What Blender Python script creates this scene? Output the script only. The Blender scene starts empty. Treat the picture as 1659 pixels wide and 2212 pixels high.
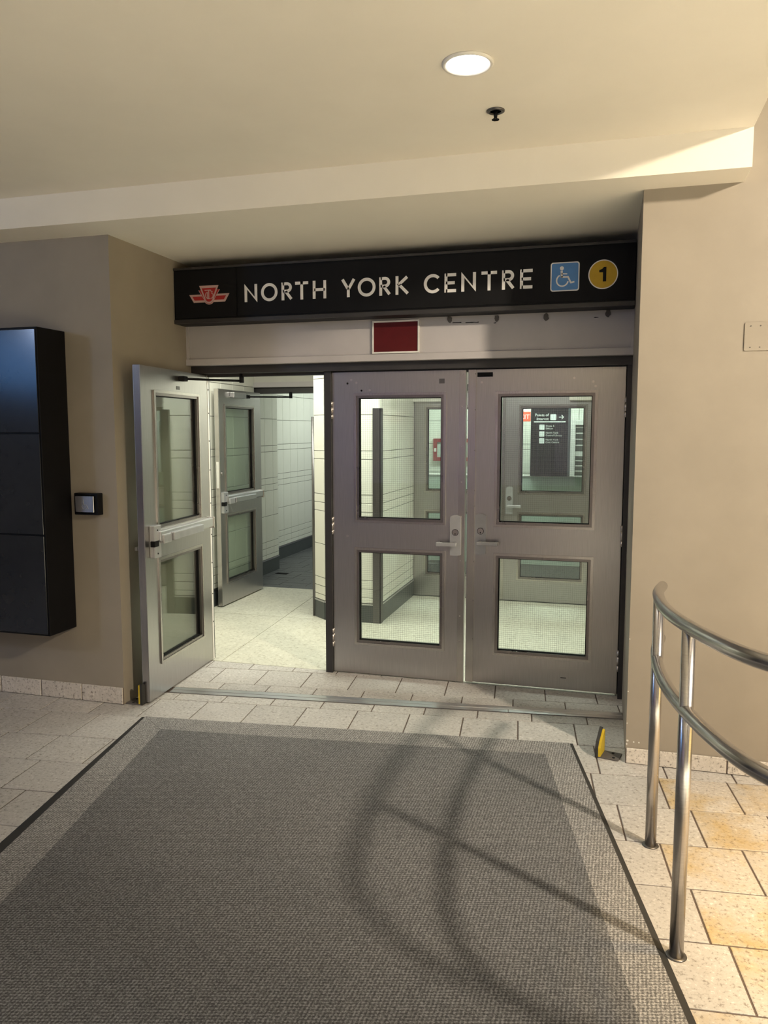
import bpy, bmesh, math, random
from mathutils import Vector, Matrix

random.seed(7)
SC = bpy.context.scene
C = SC.collection

# ------------------------------------------------------------------ camera
FPX = 1698.45
cam_d = bpy.data.cameras.new('camera')
cam_d.sensor_fit = 'HORIZONTAL'
cam_d.sensor_width = 36.0
cam_d.lens = FPX / 1659.0 * 36.0
cam_d.clip_start = 0.05
cam = bpy.data.objects.new('camera', cam_d)
C.objects.link(cam)
yaw, pitch = math.radians(15.803), math.radians(5.911)
cam.location = (-0.0951, -4.8885, 1.6218)
cam.rotation_mode = 'XYZ'
cam.rotation_euler = (math.pi / 2 - pitch, 0.0, yaw)
SC.camera = cam

# ------------------------------------------------------------------ world, exposure
W = bpy.data.worlds.new('world')
W.use_nodes = True
SC.world = W
W.node_tree.nodes['Background'].inputs[0].default_value = (0.90, 0.86, 0.90, 1)
W.node_tree.nodes['Background'].inputs[1].default_value = 0.125
SC.view_settings.view_transform = 'Standard'
SC.view_settings.look = 'None'
SC.view_settings.gamma = 1.0
SC.view_settings.use_curve_mapping = False
SC.view_settings.exposure = 0.0


def lamp(name, kind, loc, energy, color, size=0.1, target=None, size_y=None, spot=None, blend=0.5):
    d = bpy.data.lights.new(name, kind)
    d.energy = energy
    d.color = color
    if kind == 'AREA':
        d.shape = 'RECTANGLE' if size_y else 'DISK'
        d.size = size
        if size_y:
            d.size_y = size_y
    else:
        d.shadow_soft_size = size
    if kind == 'SPOT':
        d.spot_size = math.radians(spot)
        d.spot_blend = blend
    o = bpy.data.objects.new(name, d)
    C.objects.link(o)
    o.location = loc
    if target is not None:
        v = Vector(target) - Vector(loc)
        o.rotation_euler = v.to_track_quat('-Z', 'Y').to_euler()
    return o


# lamps of the concourse that opens to the right of the low ceiling, then added bounce spots
lamp('concourse_lamp', 'SPOT', (3.05, -4.15, 3.55), 1080, (1.0, 0.86, 0.66), 0.11, (0.9, -1.0, 1.0), spot=68, blend=0.65)
lamp('concourse_downlight', 'SPOT', (1.35, -2.3, 4.2), 850, (1.0, 0.68, 0.30), 0.10, (1.35, -2.3, 0.0), spot=44, blend=0.9)
lamp('bounce_fill_b', 'SPOT', (2.6, -4.6, 4.2), 3400, (0.97, 0.95, 0.77), 0.15, (2.6, -4.6, 0.0), spot=75, blend=0.8)  # added, unseen: bounces off the floor to brighten the ceiling
lamp('bounce_fill_c', 'SPOT', (4.0, -4.0, 4.2), 3500, (0.97, 0.95, 0.77), 0.15, (4.0, -4.0, 0.0), spot=64, blend=0.8)  # added out of view, more floor bounce for the ceiling
lamp('bounce_fill_d', 'SPOT', (2.2, -7.2, 4.2), 6000, (0.97, 0.95, 0.77), 0.15, (2.2, -7.2, 0.0), spot=80, blend=0.8)  # added behind the camera, lifts the ceiling by floor bounce
# shop light to the left behind the camera, hall downlight, added bounce spots
lamp('shop_lamp', 'SPOT', (-5.6, -4.6, 2.75), 85, (0.55, 0.69, 1.0), 0.22, (-3.0, -1.0, 1.2), spot=100, blend=0.8)
lamp('hall_downlight', 'SPOT', (-0.592, -2.078, 2.862), 25, (1.0, 0.96, 0.90), 0.06, (-0.592, -2.078, 0.0), spot=120, blend=0.9)
lamp('hall_bounce_fill_b', 'SPOT', (-0.6, -5.0, 2.862), 170, (0.95, 0.97, 1.0), 0.06, (-0.6, -5.2, 0.0), spot=95, blend=0.9)  # added over the camera to bounce light up from the floor
lamp('hall_bounce_fill_c', 'SPOT', (-3.4, -4.6, 2.862), 85, (0.96, 0.97, 1.0), 0.06, (-3.6, -4.9, 0.0), spot=95, blend=0.9)  # added out of view, floor bounce for the left of the ceiling
# fluorescent tubes in the vestibule and the corridor behind it
lamp('vestibule_tube_light', 'AREA', (-1.3, 0.75, 2.56), 62, (0.97, 1.0, 0.88), 2.2, (-1.3, 0.75, 0.0), size_y=0.3)
lamp('vestibule_tube_light_b', 'AREA', (-3.0, 0.95, 2.56), 20, (1.0, 0.98, 0.84), 0.6, (-3.0, 0.95, 0.0), size_y=0.3)
lamp('corridor_tube_light', 'AREA', (-3.0, 5.2, 2.62), 34, (0.90, 1.0, 0.93), 0.4, (-3.0, 5.2, 0.0), size_y=1.8)
lamp('hall_tube_light', 'AREA', (-0.9, 4.2, 2.62), 75, (0.86, 1.0, 0.93), 2.2, (-0.9, 4.2, 0.0), size_y=0.5)

# ------------------------------------------------------------------ materials


def new_mat(name):
    m = bpy.data.materials.new(name)
    m.use_nodes = True
    nt = m.node_tree
    b = nt.nodes['Principled BSDF']
    return m, nt, b


def N(nt, t, **kw):
    n = nt.nodes.new(t)
    for k, v in kw.items():
        setattr(n, k, v)
    return n


def coord(nt, scale=(1, 1, 1), rnd=False, kind='Object'):
    tc = N(nt, 'ShaderNodeTexCoord')
    mp = N(nt, 'ShaderNodeMapping')
    mp.inputs['Scale'].default_value = scale
    if rnd:
        oi = N(nt, 'ShaderNodeObjectInfo')
        mu = N(nt, 'ShaderNodeMath', operation='MULTIPLY')
        mu.inputs[1].default_value = 37.0
        nt.links.new(oi.outputs['Random'], mu.inputs[0])
        cx = N(nt, 'ShaderNodeCombineXYZ')
        for i in range(3):
            nt.links.new(mu.outputs[0], cx.inputs[i])
        nt.links.new(cx.outputs[0], mp.inputs['Location'])
    nt.links.new(tc.outputs[kind], mp.inputs['Vector'])
    return mp.outputs[0]


def ramp(nt, fac, stops):
    r = N(nt, 'ShaderNodeValToRGB')
    el = r.color_ramp.elements
    while len(el) > 1:
        el.remove(el[-1])
    el[0].position = stops[0][0]
    el[0].color = (*stops[0][1], 1)
    for p, c in stops[1:]:
        e = el.new(p)
        e.color = (*c, 1)
    nt.links.new(fac, r.inputs[0])
    return r.outputs[0]


def noise(nt, vec, scale, detail=3, rough=0.55):
    n = N(nt, 'ShaderNodeTexNoise')
    n.inputs['Scale'].default_value = scale
    n.inputs['Detail'].default_value = detail
    n.inputs['Roughness'].default_value = rough
    nt.links.new(vec, n.inputs['Vector'])
    return n.outputs[0]


def bump(nt, b, h, strength, dist=0.002):
    bp = N(nt, 'ShaderNodeBump')
    bp.inputs['Strength'].default_value = strength
    bp.inputs['Distance'].default_value = dist
    nt.links.new(h, bp.inputs['Height'])
    nt.links.new(bp.outputs[0], b.inputs['Normal'])


def mul(c, k):
    return tuple(min(1, x * k) for x in c)


def painted(name, c, rough=0.6, var=0.06, scale=3.0, bmp=0.15, bscale=300, spec=0.3):
    m, nt, b = new_mat(name)
    v = coord(nt)
    n = noise(nt, v, scale, 4)
    col = ramp(nt, n, [(0.3, mul(c, 1 - var)), (0.7, mul(c, 1 + var))])
    nt.links.new(col, b.inputs['Base Color'])
    b.inputs['Roughness'].default_value = rough
    b.inputs['Specular IOR Level'].default_value = spec
    if bmp:
        bump(nt, b, noise(nt, v, bscale, 2), bmp, 0.0008)
    return m


def plain(name, c, rough=0.5, metal=0.0, spec=0.5):
    m, nt, b = new_mat(name)
    v = coord(nt)
    n = noise(nt, v, 14, 3)
    col = ramp(nt, n, [(0.35, mul(c, 0.93)), (0.65, mul(c, 1.05))])
    nt.links.new(col, b.inputs['Base Color'])
    b.inputs['Roughness'].default_value = rough
    b.inputs['Metallic'].default_value = metal
    b.inputs['Specular IOR Level'].default_value = spec
    return m


def speckled(name, c, dark, light, scale=120, rough=0.55, spread=0.06, light_tint=None):
    m, nt, b = new_mat(name)
    v = coord(nt, rnd=True)
    n1 = noise(nt, v, scale, 3, 0.7)
    fl = ramp(nt, n1, [(0.33, dark), (0.43, mul(c, 0.93)), (0.52, c), (0.60, c), (0.68, light)])
    if light_tint:
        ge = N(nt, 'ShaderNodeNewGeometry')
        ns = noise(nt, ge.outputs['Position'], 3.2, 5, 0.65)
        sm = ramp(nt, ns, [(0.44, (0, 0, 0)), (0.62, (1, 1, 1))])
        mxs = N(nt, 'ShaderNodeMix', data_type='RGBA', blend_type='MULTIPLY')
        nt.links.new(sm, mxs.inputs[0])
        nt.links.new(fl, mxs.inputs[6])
        mxs.inputs[7].default_value = (*light_tint, 1)
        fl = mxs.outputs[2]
    n2 = noise(nt, v, 6, 3)
    hv = N(nt, 'ShaderNodeHueSaturation')
    nt.links.new(fl, hv.inputs['Color'])
    oi = N(nt, 'ShaderNodeObjectInfo')
    ad = N(nt, 'ShaderNodeMath', operation='MULTIPLY_ADD')
    nt.links.new(oi.outputs['Random'], ad.inputs[0])
    ad.inputs[1].default_value = spread * 2
    ad.inputs[2].default_value = 1 - spread
    mm = N(nt, 'ShaderNodeMath', operation='MULTIPLY_ADD')
    nt.links.new(n2, mm.inputs[0])
    mm.inputs[1].default_value = 0.25
    mm.inputs[2].default_value = 0.875
    m2 = N(nt, 'ShaderNodeMath', operation='MULTIPLY')
    nt.links.new(ad.outputs[0], m2.inputs[0])
    nt.links.new(mm.outputs[0], m2.inputs[1])
    nt.links.new(m2.outputs[0], hv.inputs['Value'])
    nt.links.new(hv.outputs[0], b.inputs['Base Color'])
    b.inputs['Roughness'].default_value = rough
    bump(nt, b, n1, 0.2, 0.001)
    return m


def steel(name, c, rough=0.3, stretch=(60, 60, 1.2), amt=0.045, dents=0.0):
    m, nt, b = new_mat(name)
    v = coord(nt, stretch)
    n = noise(nt, v, 6, 3)
    col = ramp(nt, n, [(0.3, mul(c, 0.90)), (0.7, mul(c, 1.06))])
    nt.links.new(col, b.inputs['Base Color'])
    b.inputs['Metallic'].default_value = 1.0
    v2 = coord(nt)
    n2 = noise(nt, v2, 3.5, 4)
    r = N(nt, 'ShaderNodeMapRange')
    r.inputs['To Min'].default_value = rough - amt
    r.inputs['To Max'].default_value = rough + amt
    nt.links.new(n2, r.inputs['Value'])
    nt.links.new(r.outputs[0], b.inputs['Roughness'])
    if dents:
        bump(nt, b, noise(nt, v2, 1.7, 1), dents, 0.01)
    return m


def emitter(name, c, s):
    m, nt, b = new_mat(name)
    b.inputs['Base Color'].default_value = (*mul(c, 0.6), 1)
    v = coord(nt)
    col = ramp(nt, noise(nt, v, 2.0, 2), [(0.3, mul(c, 0.9)), (0.7, c)])
    nt.links.new(col, b.inputs['Emission Color'])
    b.inputs['Emission Strength'].default_value = s
    return m


def glass_mat(name, tint, f0=0.05):
    m = bpy.data.materials.new(name)
    m.use_nodes = True
    nt = m.node_tree
    for n in list(nt.nodes):
        nt.nodes.remove(n)
    out = N(nt, 'ShaderNodeOutputMaterial')
    tr = N(nt, 'ShaderNodeBsdfTransparent')
    tr.inputs[0].default_value = (*tint, 1)
    gl = N(nt, 'ShaderNodeBsdfGlossy')
    gl.inputs['Roughness'].default_value = 0.015
    lw = N(nt, 'ShaderNodeLayerWeight')
    lw.inputs[0].default_value = 0.5
    pw = N(nt, 'ShaderNodeMath', operation='POWER')
    pw.inputs[1].default_value = 5.0
    nt.links.new(lw.outputs['Facing'], pw.inputs[0])
    ma = N(nt, 'ShaderNodeMath', operation='MULTIPLY_ADD')
    ma.inputs[1].default_value = 1 - f0
    ma.inputs[2].default_value = f0
    nt.links.new(pw.outputs[0], ma.inputs[0])
    mx = N(nt, 'ShaderNodeMixShader')
    nt.links.new(ma.outputs[0], mx.inputs[0])
    nt.links.new(tr.outputs[0], mx.inputs[1])
    nt.links.new(gl.outputs[0], mx.inputs[2])
    nt.links.new(mx.outputs[0], out.inputs[0])
    return m


def weave(name, c, cell=0.0075):
    m, nt, b = new_mat(name)
    tc = N(nt, 'ShaderNodeTexCoord')
    sp = N(nt, 'ShaderNodeSeparateXYZ')
    mp = N(nt, 'ShaderNodeMapping')
    mp.inputs['Rotation'].default_value = (0, 0, math.radians(38))
    nt.links.new(tc.outputs['Object'], mp.inputs['Vector'])
    nt.links.new(mp.outputs[0], sp.inputs[0])
    hs = []
    for i, s in ((0, 1.0), (1, 1.35)):
        k = N(nt, 'ShaderNodeMath', operation='MULTIPLY')
        k.inputs[1].default_value = math.pi / cell / s
        nt.links.new(sp.outputs[i], k.inputs[0])
        sn = N(nt, 'ShaderNodeMath', operation='SINE')
        nt.links.new(k.outputs[0], sn.inputs[0])
        hs.append(sn.outputs[0])
    pr = N(nt, 'ShaderNodeMath', operation='MULTIPLY')
    nt.links.new(hs[0], pr.inputs[0])
    nt.links.new(hs[1], pr.inputs[1])
    nz = noise(nt, tc.outputs['Object'], 190, 3, 0.7)
    big = noise(nt, tc.outputs['Object'], 2.2, 4)
    s1 = N(nt, 'ShaderNodeMath', operation='MULTIPLY_ADD')
    nt.links.new(pr.outputs[0], s1.inputs[0])
    s1.inputs[1].default_value = 0.13
    nt.links.new(nz, s1.inputs[2])
    col = ramp(nt, s1.outputs[0], [(0.34, mul(c, 0.45)), (0.5, mul(c, 0.95)), (0.67, mul(c, 2.1))])
    bg = ramp(nt, big, [(0.3, (0.86, 0.86, 0.86)), (0.7, (1.0, 0.99, 0.98))])
    mx = N(nt, 'ShaderNodeMix', data_type='RGBA', blend_type='MULTIPLY')
    mx.inputs[0].default_value = 1.0
    nt.links.new(col, mx.inputs[6])
    nt.links.new(bg, mx.inputs[7])
    nt.links.new(mx.outputs[2], b.inputs['Base Color'])
    b.inputs['Roughness'].default_value = 0.85
    b.inputs['Specular IOR Level'].default_value = 0.2
    bump(nt, b, s1.outputs[0], 0.6, 0.0025)
    return m


M = {}
M['taupe'] = painted('taupe_wall_paint', (0.310, 0.272, 0.222), 0.55)
M['cream'] = painted('cream_ceiling_paint', (0.825, 0.78, 0.69), 0.7, 0.03, 2.0)
M['white_paint'] = painted('white_ceiling_paint', (0.82, 0.83, 0.78), 0.7)
M['tile'] = speckled('beige_speckled_floor_tile', (0.52, 0.495, 0.47), (0.26, 0.235, 0.21), (0.70, 0.675, 0.65), 70)
M['tile_yellow_lit'] = speckled('yellow_lit_floor_tile', (0.53, 0.49, 0.445), (0.27, 0.235, 0.20), (0.70, 0.66, 0.61), 70, light_tint=(0.92, 0.76, 0.47))  # blotches of yellow light painted into the tile colour
M['tile_field'] = None
m_, nt_, b_ = new_mat('beige_tile_field')
br = N(nt_, 'ShaderNodeTexBrick')
br.inputs['Color1'].default_value = (0.53, 0.49, 0.445, 1)
br.inputs['Color2'].default_value = (0.50, 0.46, 0.415, 1)
br.inputs['Mortar'].default_value = (0.15, 0.12, 0.10, 1)
br.inputs['Scale'].default_value = 1.0
br.inputs['Mortar Size'].default_value = 0.004
br.inputs['Brick Width'].default_value = 0.306
br.inputs['Row Height'].default_value = 0.306
mp_ = N(nt_, 'ShaderNodeMapping')
mp_.inputs['Rotation'].default_value = (0, 0, math.radians(-6.1))
tc_ = N(nt_, 'ShaderNodeTexCoord')
nt_.links.new(tc_.outputs['Object'], mp_.inputs['Vector'])
nt_.links.new(mp_.outputs[0], br.inputs['Vector'])
nt_.links.new(br.outputs['Color'], b_.inputs['Base Color'])
b_.inputs['Roughness'].default_value = 0.55
M['tile_field'] = m_
M['base_tile'] = speckled('speckled_base_tile', (0.62, 0.57, 0.51), (0.20, 0.17, 0.14), (0.75, 0.70, 0.64), 70)
M['grout'] = painted('brown_grout', (0.13, 0.10, 0.085), 0.9)
M['terrazzo'] = speckled('pale_terrazzo', (0.60, 0.585, 0.49), (0.40, 0.37, 0.29), (0.72, 0.70, 0.62), 45, 0.5, 0.02)
M['terrazzo_joint'] = plain('terrazzo_joint', (0.24, 0.22, 0.17), 0.8)
M['dark_floor'] = speckled('charcoal_floor_tile', (0.085, 0.088, 0.09), (0.04, 0.04, 0.04), (0.13, 0.13, 0.13), 60)
M['white_tile'] = painted('glazed_white_wall_tile', (0.80, 0.80, 0.72), 0.22, 0.02, 5, 0, spec=0.5)
M['tile_joint'] = plain('grey_tile_joint', (0.16, 0.155, 0.135), 0.9)
M['slate'] = plain('slate_grey_base', (0.070, 0.080, 0.082), 0.35)
M['steel'] = steel('brushed_stainless_steel', (0.48, 0.465, 0.462), 0.30)
M['steel_trim'] = steel('stainless_trim', (0.50, 0.475, 0.455), 0.24)
M['steel_dark'] = steel('dull_dark_steel', (0.17, 0.165, 0.165), 0.4)
M['steel_dark_reflect'] = steel('dark_reflection_steel', (0.27, 0.245, 0.24), 0.28)  # dark brown reflection on the inner beads, put into the steel colour
M['rail'] = steel('polished_rail_steel', (0.52, 0.50, 0.49), 0.24, (1, 1, 60), 0.03)
M['alu'] = steel('satin_aluminium', (0.66, 0.66, 0.68), 0.34)
M['lockgrey'] = plain('satin_grey_metal', (0.40, 0.405, 0.415), 0.40, 0.55)
M['frame'] = plain('dark_painted_frame', (0.030, 0.028, 0.029), 0.45)
M['black'] = plain('black_enamel', (0.006, 0.006, 0.007), 0.5, spec=0.15)
M['sign_black'] = plain('black_sign_face', (0.009, 0.009, 0.010), 0.55, spec=0.12)
M['black_gloss'] = plain('dark_glass_panel', (0.018, 0.020, 0.024), 0.16, spec=0.6)
M['transom'] = painted('grey_transom_paint', (0.46, 0.435, 0.44), 0.45, 0.05, 4)
M['grime'] = plain('dark_residue', (0.10, 0.09, 0.085), 0.8)
M['letter'] = plain('off_white_letter', (0.80, 0.78, 0.76), 0.6)
M['logo_red'] = plain('logo_red', (0.36, 0.012, 0.012), 0.5)
M['logo_pale'] = plain('logo_pale_pink', (0.52, 0.36, 0.34), 0.5)
M['blue'] = plain('accessible_blue', (0.075, 0.22, 0.50), 0.5)
M['yellow'] = plain('line_yellow', (0.55, 0.34, 0.012), 0.5)
M['stop_yellow'] = plain('worn_yellow_paint', (0.62, 0.44, 0.02), 0.5)
M['placard_red'] = plain('dark_red_placard', (0.085, 0.003, 0.004), 0.5, spec=0.3)
M['white'] = plain('white_enamel', (0.72, 0.70, 0.66), 0.5)
M['rubber'] = plain('black_rubber', (0.028, 0.027, 0.026), 0.7)
M['mat'] = weave('charcoal_woven_carpet', (0.157, 0.157, 0.160))
M['mat_border'] = weave('grey_woven_carpet', (0.27, 0.264, 0.260))
M['wire'] = plain('glass_wire', (0.20, 0.20, 0.18), 0.5, 0.6)
M['glass'] = glass_mat('wired_glass', (0.96, 0.985, 0.965), 0.04)
M['glass_clear'] = glass_mat('clear_glass', (0.82, 0.87, 0.83), 0.11)
M['lamp'] = emitter('lit_lamp_lens', (1.0, 0.985, 0.97), 9.0)
M['tube'] = emitter('lit_tube', (0.95, 1.0, 0.95), 2.0)
M['exit_red'] = emitter('lit_exit_sign_red', (1.0, 0.16, 0.08), 0.9)
M['exit_white'] = emitter('lit_exit_sign_white', (1.0, 0.95, 0.9), 1.3)
M['sign_white'] = plain('sign_white', (0.72, 0.74, 0.72), 0.5)
M['hose_red'] = plain('hose_cabinet_red', (0.26, 0.025, 0.03), 0.4)
M['pale_green'] = painted('pale_green_paint', (0.50, 0.57, 0.50), 0.5)
M['header_grey'] = painted('header_grey_paint', (0.52, 0.51, 0.465), 0.5)
M['screen'] = emitter('lit_blue_screen', (0.16, 0.42, 0.95), 4.0)
M['shop'] = emitter('lit_shop_window', (0.80, 0.70, 1.0), 0.22)
M['warm_glow'] = emitter('warm_glow_fill', (1.0, 0.70, 0.26), 2.0)
M['hinge'] = steel('hinge_steel', (0.62, 0.58, 0.56), 0.3)

# ------------------------------------------------------------------ mesh helpers


def box(bm, x0, x1, y0, y1, z0, z1, mtx=None):
    vs = [Vector((x, y, z)) for z in (z0, z1) for y in (y0, y1) for x in (x0, x1)]
    if mtx is not None:
        vs = [mtx @ v for v in vs]
    v = [bm.verts.new(p) for p in vs]
    for f in ((0, 2, 3, 1), (4, 5, 7, 6), (0, 1, 5, 4), (2, 6, 7, 3), (1, 3, 7, 5), (0, 4, 6, 2)):
        bm.faces.new([v[i] for i in f])
    return v


def bbox(bm, x0, x1, y0, y1, z0, z1, w=0.004, seg=2):
    """box with rounded edges"""
    t = bmesh.new()
    box(t, x0, x1, y0, y1, z0, z1)
    bmesh.ops.bevel(t, geom=list(t.edges), offset=w, segments=seg, profile=0.5, affect='EDGES')
    join(bm, t)


def join(bm, t, mtx=None):
    mp = {}
    for v in t.verts:
        mp[v] = bm.verts.new(mtx @ v.co if mtx is not None else v.co)
    for f in t.faces:
        try:
            g = bm.faces.new([mp[v] for v in f.verts])
            g.smooth = f.smooth
        except ValueError:
            pass
    t.free()


def prism(bm, poly, a0, a1, fn):
    """extrude 2-D polygon between a0 and a1; fn(u, v, a) -> point"""
    lo = [bm.verts.new(fn(u, v, a0)) for u, v in poly]
    hi = [bm.verts.new(fn(u, v, a1)) for u, v in poly]
    n = len(poly)
    bm.faces.new(lo[::-1])
    bm.faces.new(hi)
    for i in range(n):
        j = (i + 1) % n
        bm.faces.new([lo[i], lo[j], hi[j], hi[i]])


XZ = lambda u, v, a: Vector((u, a, v))      # polygon in X-Z, extruded along Y
XY = lambda u, v, a: Vector((u, v, a))
YZ = lambda u, v, a: Vector((a, u, v))


def cyl(bm, p0, p1, r0, r1=None, n=20, caps=True):
    r1 = r0 if r1 is None else r1
    p0, p1 = Vector(p0), Vector(p1)
    d = (p1 - p0).normalized()
    a = d.orthogonal().normalized()
    b = d.cross(a)
    r_ = []
    for p, r in ((p0, r0), (p1, r1)):
        r_.append([bm.verts.new(p + (a * math.cos(2 * math.pi * i / n) + b * math.sin(2 * math.pi * i / n)) * r) for i in range(n)])
    for i in range(n):
        j = (i + 1) % n
        f = bm.faces.new([r_[0][i], r_[0][j], r_[1][j], r_[1][i]])
        f.smooth = True
    if caps:
        bm.faces.new(r_[0][::-1])
        bm.faces.new(r_[1])


def tube(bm, pts, r, n=20, roundend=True):
    pts = [Vector(p) for p in pts]
    m = len(pts)
    rings = []
    up = Vector((0, 0, 1))

    def ring(p, t, rr):
        s = t.cross(up).normalized()
        u = s.cross(t)
        return [bm.verts.new(p + (s * math.cos(2 * math.pi * i / n) + u * math.sin(2 * math.pi * i / n)) * rr) for i in range(n)]
    for i, p in enumerate(pts):
        t = (pts[min(i + 1, m - 1)] - pts[max(i - 1, 0)]).normalized()
        if i == 0 and roundend:
            for k in (0.05, 0.4, 0.75):
                ang = k * math.pi / 2
                rings.append(ring(p - t * r * 0.6 * math.cos(ang), t, r * math.sin(ang) if k > 0.1 else r * 0.1))
        rings.append(ring(p, t, r))
    for a, b in zip(rings, rings[1:]):
        for i in range(n):
            j = (i + 1) % n
            f = bm.faces.new([a[i], b[i], b[j], a[j]])
            f.smooth = True
    bm.faces.new(rings[0])
    bm.faces.new(rings[-1][::-1])


def lathe(bm, prof, loc, n=32):
    loc = Vector(loc)
    rings = [[bm.verts.new(loc + Vector((r * math.cos(2 * math.pi * i / n), r * math.sin(2 * math.pi * i / n), z))) for i in range(n)] for r, z in prof]
    for a, b in zip(rings, rings[1:]):
        for i in range(n):
            j = (i + 1) % n
            f = bm.faces.new([a[i], a[j], b[j], b[i]])
            f.smooth = True
    if prof[0][0] > 1e-5:
        bm.faces.new(rings[0][::-1])
    if prof[-1][0] > 1e-5:
        bm.faces.new(rings[-1])


def clip(poly, nx, ny, d):
    """keep nx*x + ny*y <= d"""
    out = []
    for i in range(len(poly)):
        p, q = poly[i], poly[(i + 1) % len(poly)]
        a, b = nx * p[0] + ny * p[1] - d, nx * q[0] + ny * q[1] - d
        if a <= 0:
            out.append(p)
        if (a < 0 < b) or (b < 0 < a):
            t = a / (a - b)
            out.append((p[0] + t * (q[0] - p[0]), p[1] + t * (q[1] - p[1])))
    return out


def area(poly):
    return abs(sum(poly[i][0] * poly[(i + 1) % len(poly)][1] - poly[(i + 1) % len(poly)][0] * poly[i][1] for i in range(len(poly)))) / 2


def mk(bm, name):
    bmesh.ops.recalc_face_normals(bm, faces=list(bm.faces))
    me = bpy.data.meshes.new(name)
    bm.to_mesh(me)
    bm.free()
    return me


def obj(name, bm, mat, parent=None, loc=None, label=None):
    me = mk(bm, name) if isinstance(bm, bmesh.types.BMesh) else bm
    if mat is not None and not me.materials:
        me.materials.append(M[mat])
    o = bpy.data.objects.new(name, me)
    C.objects.link(o)
    if parent is not None:
        o.parent = parent
    if loc is not None:
        o.location = loc
    if label:
        o['label'] = label
    return o


def empty(name, loc=(0, 0, 0), rz=0.0):
    o = bpy.data.objects.new(name, None)
    C.objects.link(o)
    o.empty_display_size = 0.1
    o.location = loc
    o.rotation_euler = (0, 0, rz)
    return o


def tag(o, label=None, cat=None, group=None, kind=None):
    if label:
        o['label'] = label
    if cat:
        o['category'] = cat
    if group:
        o['group'] = group
    if kind:
        o['kind'] = kind
    return o


def B(*a, **k):
    bm = bmesh.new()
    box(bm, *a, **k)
    return bm


def BB(*a, **k):
    bm = bmesh.new()
    bbox(bm, *a, **k)
    return bm


# ------------------------------------------------------------------ dimensions
XL, XR = -2.82, 0.033          # reveal sides
YL, YR = -0.94, -0.99          # wall faces left / right of the reveal
ZS, ZC = 2.714, 2.875          # soffit, ceiling
YB, XE = -1.197, 0.453         # bulkhead face, right end of low ceiling
A = math.radians(6.1)          # floor tiling is laid askew to the walls
cA, sA = math.cos(A), math.sin(A)


def uv2xy(u, v):
    return (u * cA - v * sA, u * sA + v * cA)


# ------------------------------------------------------------------ room shell
fl = obj('floor', B(-9.0, 6.0, -10.0, 0.015, -0.12, -0.004), 'grout')
for a_ in ((-9.0, 6.0, -10.0, -3.35), (-9.0, -4.45, -3.35, -0.94), (1.25, 6.0, -3.35, -0.99)):
    f_ = obj('tile_field', B(a_[0], a_[1], a_[2], a_[3], -0.02, 0.0), 'tile_field', fl)
    f_['kind'] = 'stuff'
tag(fl, 'beige speckled tile floor laid askew to the walls', kind='structure')

o = obj('wall_left', B(-9.0, XL, YL, 0.10, 0.0, ZS), 'taupe')
tag(o, 'taupe painted wall left of the doors', kind='structure')
o = obj('wall_right', B(XR, 6.0, YR, 0.12, 0.0, 5.0), 'taupe')
tag(o, 'beige painted wall right of the doors', kind='structure')
bm = bmesh.new()
prism(bm, [(-10.0, ZC), (YB, ZC), (YB, ZS), (0.10, ZS), (0.10, ZS + 0.5), (-10.0, ZS + 0.5)], -6.0, XE, YZ)
bm2 = bmesh.new()
o = obj('ceiling', bm, 'cream')
bm2.free()
tag(o, 'cream ceiling stepping down to a lower soffit before the doors', kind='structure')
# wall above the door frame, behind sign and transom panel
o = obj('wall_back', B(XL, XR, -0.02, 0.10, 2.05, ZS), 'frame')
tag(o, 'dark wall strip above the door frame', kind='structure')
# far side of the concourse, behind the viewer
o = obj('wall_front', B(-9.0, 6.0, -10.2, -10.0, 0.0, 5.0), 'taupe')
tag(o, 'concourse wall opposite the doors', kind='structure')

# ---- hall floor tiles
T = 0.306
G = 0.0035
full_mesh = None
rows = [  # v_low, v_high, joint offset
    (-0.157, 0.149, -0.122), (0.149, 0.455, -0.287 + 0.02), (-0.281, -0.157, -0.01),
    (-0.507, -0.392, -0.21), (-0.806, -0.507, -0.287), (-1.138, -0.806, 0.10),
    (-1.447, -1.138, 0.055), (-1.753, -1.447, 0.140), (-2.059, -1.753, -0.039),
    (-2.365, -2.059, 0.015), (-2.671, -2.365, 0.068), (-2.977, -2.671, 0.16), (-3.283, -2.977, 0.02)]


def tile_mesh(poly, name='tile', mat='tile'):
    bm = bmesh.new()
    cx = sum(p[0] for p in poly) / len(poly)
    cy = sum(p[1] for p in poly) / len(poly)
    def ins(p, k):
        dx, dy = cx - p[0], cy - p[1]
        l = math.hypot(dx, dy) or 1
        return (p[0] + dx / l * k, p[1] + dy / l * k)
    lo = [bm.verts.new((*p, -0.02)) for p in poly]
    mi = [bm.verts.new((*p, -0.0015)) for p in poly]
    hi = [bm.verts.new((*ins(p, 0.003), 0.0)) for p in poly]
    n = len(poly)
    bm.faces.new(hi)
    for a, b in ((lo, mi), (mi, hi)):
        for i in range(n):
            j = (i + 1) % n
            bm.faces.new([a[i], a[j], b[j], b[i]])
    me = mk(bm, name)
    me.materials.append(M[mat])
    return me


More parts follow.
